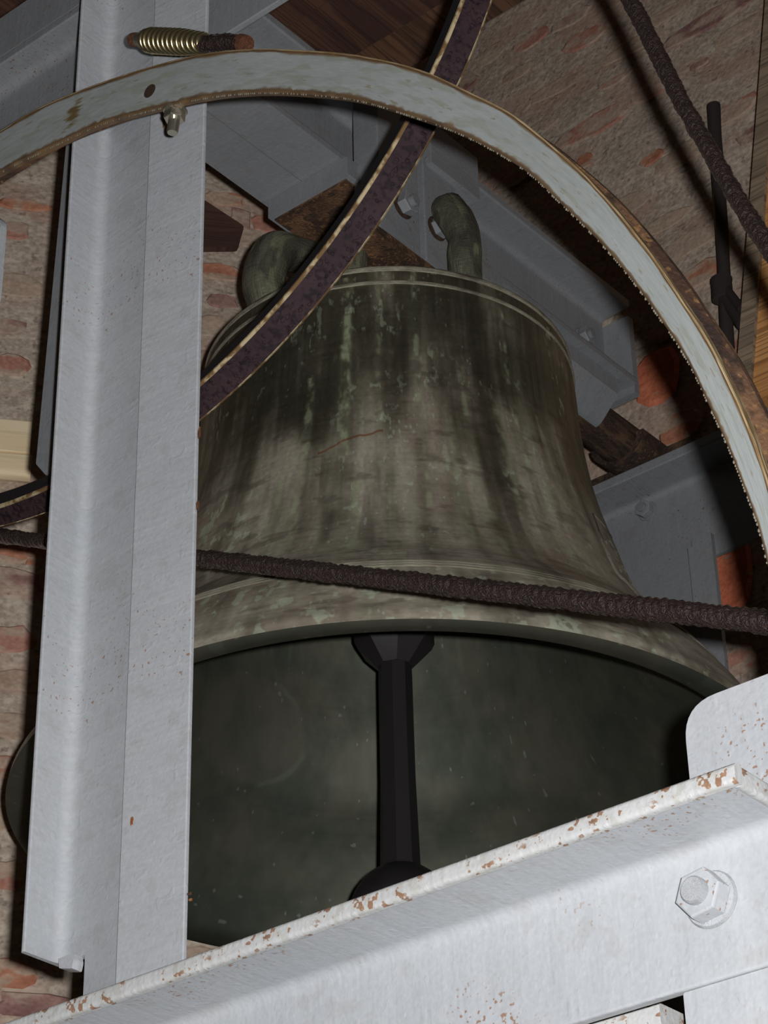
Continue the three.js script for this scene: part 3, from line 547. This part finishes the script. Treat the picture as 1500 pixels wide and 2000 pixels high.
{
  const [a0, y0] = onS(-4, 565, 1.45), [a1, y1] = onS(-4, 440, 1.45);
  const o = thing('bracket_plate', 'pale rounded plate just showing at the left edge below the hoop', 'plate', [a0 + .08, y0, 1.45]);
  part(o, 'plate', bar(roundPoly([[a0, y0 - .05, .05], [a0, y1 + .01, .02], [a0 + .16, y1 + .07], [a0 + .16, y0 - .05]], 8), 1.446, 1.456, 'z'), paintM);
}

// ================================================================== BELL WHEEL (dark, behind the post)
const WA = 1.766, WY = 2.226, WR = .677;
{
  const o = thing('rope_pulley', 'dark greased rope wheel with a V-shaped groove crossing in front of the bell', 'pulley', [WA, WY, 1.61]);
  const circ = (R, n = 200) => { const p = []; for (let i = 0; i < n; i++) { const t = -i / n * 2 * Math.PI; p.push([WA + R * Math.cos(t), WY + R * Math.sin(t)]); } return p; };
  const c = circ(WR - .02);                          // outward is to the right of the direction for a clockwise path
  const dirSign = -1;
  const prof = (pts) => pts.map(p => [p[0], dirSign * p[1]]);
  part(o, 'far_flange', hoop(c, prof([[1.602, -.004], [1.6055, -.0035], [1.635, .019], [1.632, .0215], [1.6035, .001]]), true, .4), greaseM, 'purple-brown greased side of the groove');
  part(o, 'near_flange', hoop(c, prof([[1.6015, -.004], [1.5925, .0195], [1.5955, .021], [1.6045, .0005]]), true, .4), nearBlackM);  // greased near side, painted near-black for the shade of grazing light
  part(o, 'near_edge', hoop(c, prof([[1.5920, .019], [1.5915, .0218], [1.5955, .0225], [1.5960, .0205]]), true, .6), rimEdgeM, 'bare yellow-brown edge');
  part(o, 'far_edge', hoop(c, prof([[1.632, .0205], [1.6325, .0222], [1.6355, .0205], [1.6352, .0185]]), true, .6), rimEdgeM);
  for (const [t, n] of [[0, 0], [1, 0], [2, 0], [3, 0]]) {
    const g = bar(roundPoly([[-.044, .03], [.02, .03], [.02, WR - .026], [-.024, WR - .026, .002], [-.044, WR - .05, .002]], 2), 1.602, 1.612, 'z'); g.rotateZ(t * Math.PI / 2 + Math.PI + .035); g.translate(WA, WY, 0);
    part(o, 'spoke', g, paintDullM);
  }
  part(o, 'hub', turned([[.03, 0], [.07, 0], [.07, .028], [.03, .028]], [WA, WY, 1.598], [0, 0, 1], 32), paintDullM);
}
// ================================================================== HOOP in front (rope rim of the neighbouring wheel)
const hoopOut = [[1.68, 1.889], [1.609, 1.885], [1.543, 1.871], [1.481, 1.854], [1.405, 1.829], [1.35, 1.807], [1.29, 1.776], [1.219, 1.731], [1.137, 1.673], [1.054, 1.601], [1.013, 1.555], [.956, 1.489], [.918, 1.432], [.892, 1.391], [.865, 1.342], [.842, 1.295], [.821, 1.249], [.8, 1.196], [.784, 1.157], [.767, 1.102], [.754, 1.053], [.745, 1.007]];
const hoopIn = [[1.674, 1.824], [1.609, 1.816], [1.555, 1.808], [1.506, 1.8], [1.418, 1.77], [1.349, 1.744], [1.275, 1.707], [1.205, 1.663], [1.138, 1.615], [1.075, 1.558], [1.015, 1.5], [.97, 1.448], [.938, 1.406], [.918, 1.371], [.889, 1.323], [.861, 1.272], [.843, 1.235], [.818, 1.178], [.802, 1.139], [.788, 1.09], [.774, 1.041], [.762, .987], [.752, .939]];
{
  const o = thing('steel_hoop', 'pale grey painted hoop with rusty edges arching across the front', 'hoop', [1.2, 1.6, 1.4]);
  const sm = (p, n) => { let q = spline2(p, n); for (let k = 0; k < 6; k++) q = q.map((v, i) => i && i < q.length - 1 ? [0, 1].map(c => (q[i - 1][c] + v[c] * 2 + q[i + 1][c]) / 4) : v); return q; };
  const ext = (p, l, r) => [...l, ...p, ...r];
  const N = 260;
  const O = sm(ext(hoopOut, [[2.2, 1.74], [2.0, 1.83], [1.85, 1.875], [1.77, 1.888]], [[.735, .93], [.728, .82], [.727, .7], [.735, .5], [.77, .3]]), N);
  const I = sm(ext(hoopIn, [[2.17, 1.68], [1.98, 1.767], [1.84, 1.808], [1.76, 1.822]], [[.742, .88], [.741, .79], [.745, .7], [.757, .5], [.792, .3]]), N).map(p => p);
  // match inner points to outer ones along the normal
  const nor = O.map((p, i) => { const a = O[Math.max(0, i - 1)], b = O[Math.min(N, i + 1)], d = [b[0] - a[0], b[1] - a[1]], l = Math.hypot(...d); return [d[1] / l, -d[0] / l]; });
  const wid = O.map((p, i) => { let best = 9; for (let k = 0; k < I.length - 1; k++) for (let t = 0; t < 1; t += .1) { const q = [I[k][0] + (I[k + 1][0] - I[k][0]) * t, I[k][1] + (I[k + 1][1] - I[k][1]) * t]; const d = Math.hypot(q[0] - p[0], q[1] - p[1]); if (d < best) best = d; } return clamp(best, .018, .08); });
  // outward is up/right: check the sign on the crest
  const sg = nor[60][1] > 0 ? 1 : -1;
  const at = (i, out, s) => [O[i][0] + sg * nor[i][0] * out, O[i][1] + sg * nor[i][1] * out, s];
  let L = 0; const len = O.map((p, i) => i ? (L += Math.hypot(p[0] - O[i - 1][0], p[1] - O[i - 1][1])) : 0);
  const strip = (fn, vv) => { const pos = [], uv = []; const m = fn(0).length; for (let i = 0; i < N; i++) { const a = fn(i), b = fn(i + 1); for (let j = 0; j < m; j++) { const k = (j + 1) % m; for (const [q, w, l] of [[a[j], j, i], [a[k], j + 1, i], [b[k], j + 1, i + 1], [a[j], j, i], [b[k], j + 1, i + 1], [b[j], j, i + 1]]) { pos.push(...q); uv.push(len[l] / 2.0, vv[w]); } } } for (const e of [0, N]) { const a = fn(e); for (let j = 1; j < m - 1; j++) for (const q of e ? [a[0], a[j + 1], a[j]] : [a[0], a[j], a[j + 1]]) { pos.push(...q); uv.push(0, .5); } } return tri(pos, uv, .5); };
  // painted face plate
  part(o, 'face', strip(i => [at(i, 0, 1.3815), at(i, -.0015, 1.38), at(i, -wid[i] + .0015, 1.38), at(i, -wid[i], 1.3815), at(i, -wid[i], 1.388), at(i, 0, 1.388)], [1, 1, 0, 0, 0, 1, 1]), hoopM);
  // groove: floor and far flange
  const gm = strip(i => [at(i, -.0165, 1.3882), at(i, -.0165, 1.412), at(i, .002, 1.424), at(i, .003, 1.430), at(i, -.021, 1.430), at(i, -.021, 1.3882)], [0, .02, .04, .06, .07, .1, .12]);
  part(o, 'rope_groove', gm, rustM, 'brown rusty rope groove behind the face');
  // bare metal along the outer edge
  part(o, 'outer_edge', strip(i => [at(i, -.0012, 1.3798), at(i, .0004, 1.3803), at(i, .0008, 1.3884), at(i, -.002, 1.3884)], [0, .1, .2, .3, .4]), rimEdgeM, 'rusty yellow outer edge');
  // saw-like run of paint along the inner edge
  const beads = []; for (let i = 30; i < 225; i += 1) { for (const f of [0.1, .4, .7]) { if (rnd() < .35) continue; const k = i, g = new THREE.SphereGeometry(.0006 + .0006 * rnd(), 5, 4); g.scale(1, 1.6, .8); const p = at(k, -wid[k] - .0003, 1.3815), q = at(k + 1, -wid[k + 1] - .0003, 1.3815); g.translate(p[0] + (q[0] - p[0]) * f, p[1] + (q[1] - p[1]) * f, p[2]); beads.push(g); } }
  const bd = part(o, 'edge_serration', beads, beadM); bd.userData.kind = 'stuff';
  // rust ring where a rivet was
  const ip = O.reduce((b, p, i) => Math.abs(p[0] - 1.422) < Math.abs(O[b][0] - 1.422) ? i : b, 0);
  const rv = at(ip, -.034, 1.38); const dsk = turned([[0, 0], [.0085, 0], [.0085, .0006], [.006, .0012], [0, .0008]], rv, [0, 0, -1], 24); 
  part(o, 'rivet', dsk, rustM, 'rust-brown rivet head');
  const bp = O.reduce((b, p, i) => Math.abs(p[0] - 1.383) < Math.abs(O[b][0] - 1.383) ? i : b, 0);
  globalThis.hoopAt = at; globalThis.hoopW = wid; globalThis.hoopBp = bp;
  const q = at(bp, -wid[bp] + .001, 1.392), d = [-sg * nor[bp][0], -sg * nor[bp][1], 0];
  bolt(o, q, [d[0] * .3 + .0, -1, 0], .0205, zincM, .2, .018);
}
// tension spring lying in the groove of the hoop
{
  const s = 1.401, k = s / 1.42; const q = (A, y) => [A * k, y * k, s];
  const o = thing('tension_spring', 'small shiny yellow zinc coil spring with a rusty end on top of the hoop', 'spring', q(1.44, 1.91));
  const e0 = new THREE.Vector3(...q(1.484, 1.938)), e1 = new THREE.Vector3(...q(1.388, 1.874)), ax = e1.clone().sub(e0), L = ax.length(); ax.normalize();
  const n1 = new THREE.Vector3(0, 0, 1), n2 = new THREE.Vector3().crossVectors(ax, n1), pts = [], turns = 13;
  for (let i = 0; i <= turns * 14; i++) { const t = i / (turns * 14), f = t * turns * 2 * Math.PI, r = .0125 - .003 * sst(.55, 1, t) - .002 * sst(.12, 0, t); pts.push(e0.clone().addScaledVector(ax, t * L).addScaledVector(n1, Math.cos(f) * r).addScaledVector(n2, Math.sin(f) * r).toArray()); }
  part(o, 'coil', tube(pts, .0031, 10, turns * 22), brassM);
  part(o, 'core', tube([e0.clone().addScaledVector(ax, -.004).toArray(), e0.clone().lerp(e1, .5).toArray(), e1.toArray()], .0065, 10, 6), nearBlackM);
  const bk = (t) => e0.clone().addScaledVector(ax, t).toArray();
  part(o, 'end_collar', turned([[0, 0], [.0085, 0], [.009, .002], [.009, .012], [0, .012]], bk(-.014), ax.toArray(), 20), zincM);
  part(o, 'end_knob', turned([[0, 0], [.005, .001], [.008, .005], [.0085, .012], [.0085, .018], [0, .018]], bk(-.031), ax.toArray(), 20), rustBrightM, 'rusty orange end of the spring');
}

// ================================================================== ROPES
// twisted three-strand rope between points, swept as one mesh
function rope(pts, R0, pitch, lump, sd, R1 = R0) {
  const c = new THREE.CatmullRomCurve3(pts.map(p => new THREE.Vector3(...p)), false, 'centripetal'), L = c.getLength(), n = Math.round(L / .0018), seg = 28, fr = c.computeFrenetFrames(n, false), P3 = [];
  for (let i = 0; i <= n; i++) { const t = i / n, p = c.getPointAt(t), l = t * L; const ring = []; for (let j = 0; j < seg; j++) { const q = j / seg * 2 * Math.PI, s = Math.abs(Math.cos(1.5 * (q - l / pitch * 2 * Math.PI))); const R = R0 + (R1 - R0) * t, k = R * (0.80 + .2 * Math.sqrt(s) + lump * (vn(l * 260, j / seg * 9, 4096, 9, sd) - .5) + lump * .6 * (vn(l * 60, j / seg * 4, 4096, 4, sd + 3) - .5)); ring.push([p.x + (fr.normals[i].x * Math.cos(q) + fr.binormals[i].x * Math.sin(q)) * k, p.y + (fr.normals[i].y * Math.cos(q) + fr.binormals[i].y * Math.sin(q)) * k, p.z + (fr.normals[i].z * Math.cos(q) + fr.binormals[i].z * Math.sin(q)) * k]); } P3.push(ring); }
  const pos = [], uv = [], idx = []; for (let i = 0; i <= n; i++) for (let j = 0; j <= seg; j++) { pos.push(...P3[i][j % seg]); uv.push(j / seg, i / n * L * 16); }
  for (let i = 0; i < n; i++) for (let j = 0; j < seg; j++) { const a = i * (seg + 1) + j, b = a + seg + 1; idx.push(a, b, a + 1, b, b + 1, a + 1); }
  const g = new THREE.BufferGeometry(); g.setAttribute('position', new THREE.Float32BufferAttribute(pos, 3)); g.setAttribute('uv', new THREE.Float32BufferAttribute(uv, 2)); g.setIndex(idx); g.computeVertexNormals(); return g;
}
function ropeThing(label, pts, R, lump, sd, R1) {
  const o = thing('bell_rope', label, 'rope', pts[0]); part(o, 'strand', rope(pts, R, .027, lump, sd, R1), ropeM); return o;
}
{
  const s = 1.612, f = (x, y, S = s) => { const [A, Y] = onS(x, y, S); return [A, Y, S]; };
  ropeThing('greasy dark brown twisted rope stretched across the front of the bell', [f(-60, 1038), f(120, 1062), f(385, 1090), f(800, 1136), f(1100, 1170), f(1300, 1193), f(1500, 1216), f(1750, 1244), f(2200, 1296), f(2700, 1354)], .0088, .20, 11, .0124);
  ropeThing('greasy dark brown twisted rope hanging steeply at the upper right', [f(1195, -60), f(1240, 18), f(1330, 196), f(1400, 318), f(1450, 405), f(1500, 482), f(1580, 615), f(1720, 850)], .0092, .20, 29);
}
// short greasy rope end at the spring
{
  const s = 1.401, k = s / 1.42;
  const o = thing('rope_end', 'short greasy dark rope end joined to the spring on top of the hoop', 'rope', [1.36 * k, 1.855 * k, s]);
  part(o, 'strand', rope([[1.392 * k, 1.874 * k, s], [1.36 * k, 1.858 * k, s], [1.333 * k, 1.838 * k, s]], .0098, .02, .25, 47), ropeM);
  part(o, 'binding', tube([[1.336 * k, 1.842 * k, s], [1.327 * k, 1.834 * k, s]], .0102, 14, 4), rustBrightM);
}

// ================================================================== RIGHT EDGE: rod and post
{
  const o = thing('iron_rod', 'thin dark iron rod with a collar standing by the wall at the upper right', 'rod', [1.64, 2.5, 2.98]);
  const f = (x, y, S = 2.985) => { const [A, Y] = onS(x, y, S); return [A, Y, S]; };
  part(o, 'rod', tube([f(1394, 205), f(1402, 330), f(1411, 470), f(1420, 640), f(1428, 760)], .0115, 12, 30, .15), ironM);
  part(o, 'collar', tube([f(1409, 545), f(1412, 585)], .0185, 14, 6, .1), ironM);
  part(o, 'stay', tube([f(1412, 556), f(1432, 582, 2.975), f(1449, 604, 2.965)], .008, 10, 10), ironM);
  part(o, 'stay', tube([f(1414, 580), f(1432, 608, 2.975), f(1449, 634, 2.965)], .010, 10, 10), ironM);
}
{
  const o = thing('timber_post', 'varnished orange-brown wooden post leaning at the right edge of the picture', 'post', [1.55, 2.4, 2.96]);
  const [A1, y1] = onS(1498, 40, 2.93), [A2, y2] = onS(1452, 640, 2.93), dA = (A2 - A1) / (y2 - y1), Y0 = 2.27, Y1 = 3.9, A = (y) => A1 + dA * (y - y1), w = .16, r = .004;
  const g = bar(roundPoly([[A(Y0), Y0], [A(Y1), Y1], [A(Y1) - w, Y1], [A(Y0) - w, Y0]], 2), 2.93, 3.02, 'z');
  part(o, 'main_piece', g, orangeWoodM);
  part(o, 'edge_batten', bar([[A(Y0) + .002, Y0], [A(Y1) + .002, Y1], [A(Y1) - .028, Y1], [A(Y0) - .028, Y0]], 2.922, 2.9298, 'z'), plankM, 'grey weathered edge strip');
}
// the camera's flash head beside the lens
{
  const o = new THREE.Group(); o.name = 'camera_flash'; o.userData = { label: 'small camera flash held right of and above the lens, out of the picture', category: 'flash' };
  o.position.copy(flashPos); o.quaternion.copy(camera.quaternion);
  const hs = new THREE.Mesh(new THREE.BoxGeometry(.034, .02, .014), ironM); hs.name = 'housing'; hs.position.z = .0085; o.add(hs);
  const wn = new THREE.Mesh(new THREE.BoxGeometry(.026, .012, .002), std({ color: 0xffffff, emissive: 0xf5f8ff, emissiveIntensity: 1.0 })); wn.name = 'window'; wn.position.z = .0008; o.add(wn);
  scene.add(o);
}
scene.traverse(m => { if (m.isMesh) { m.castShadow = m.receiveShadow = true; } });
renderer.render(scene, camera);
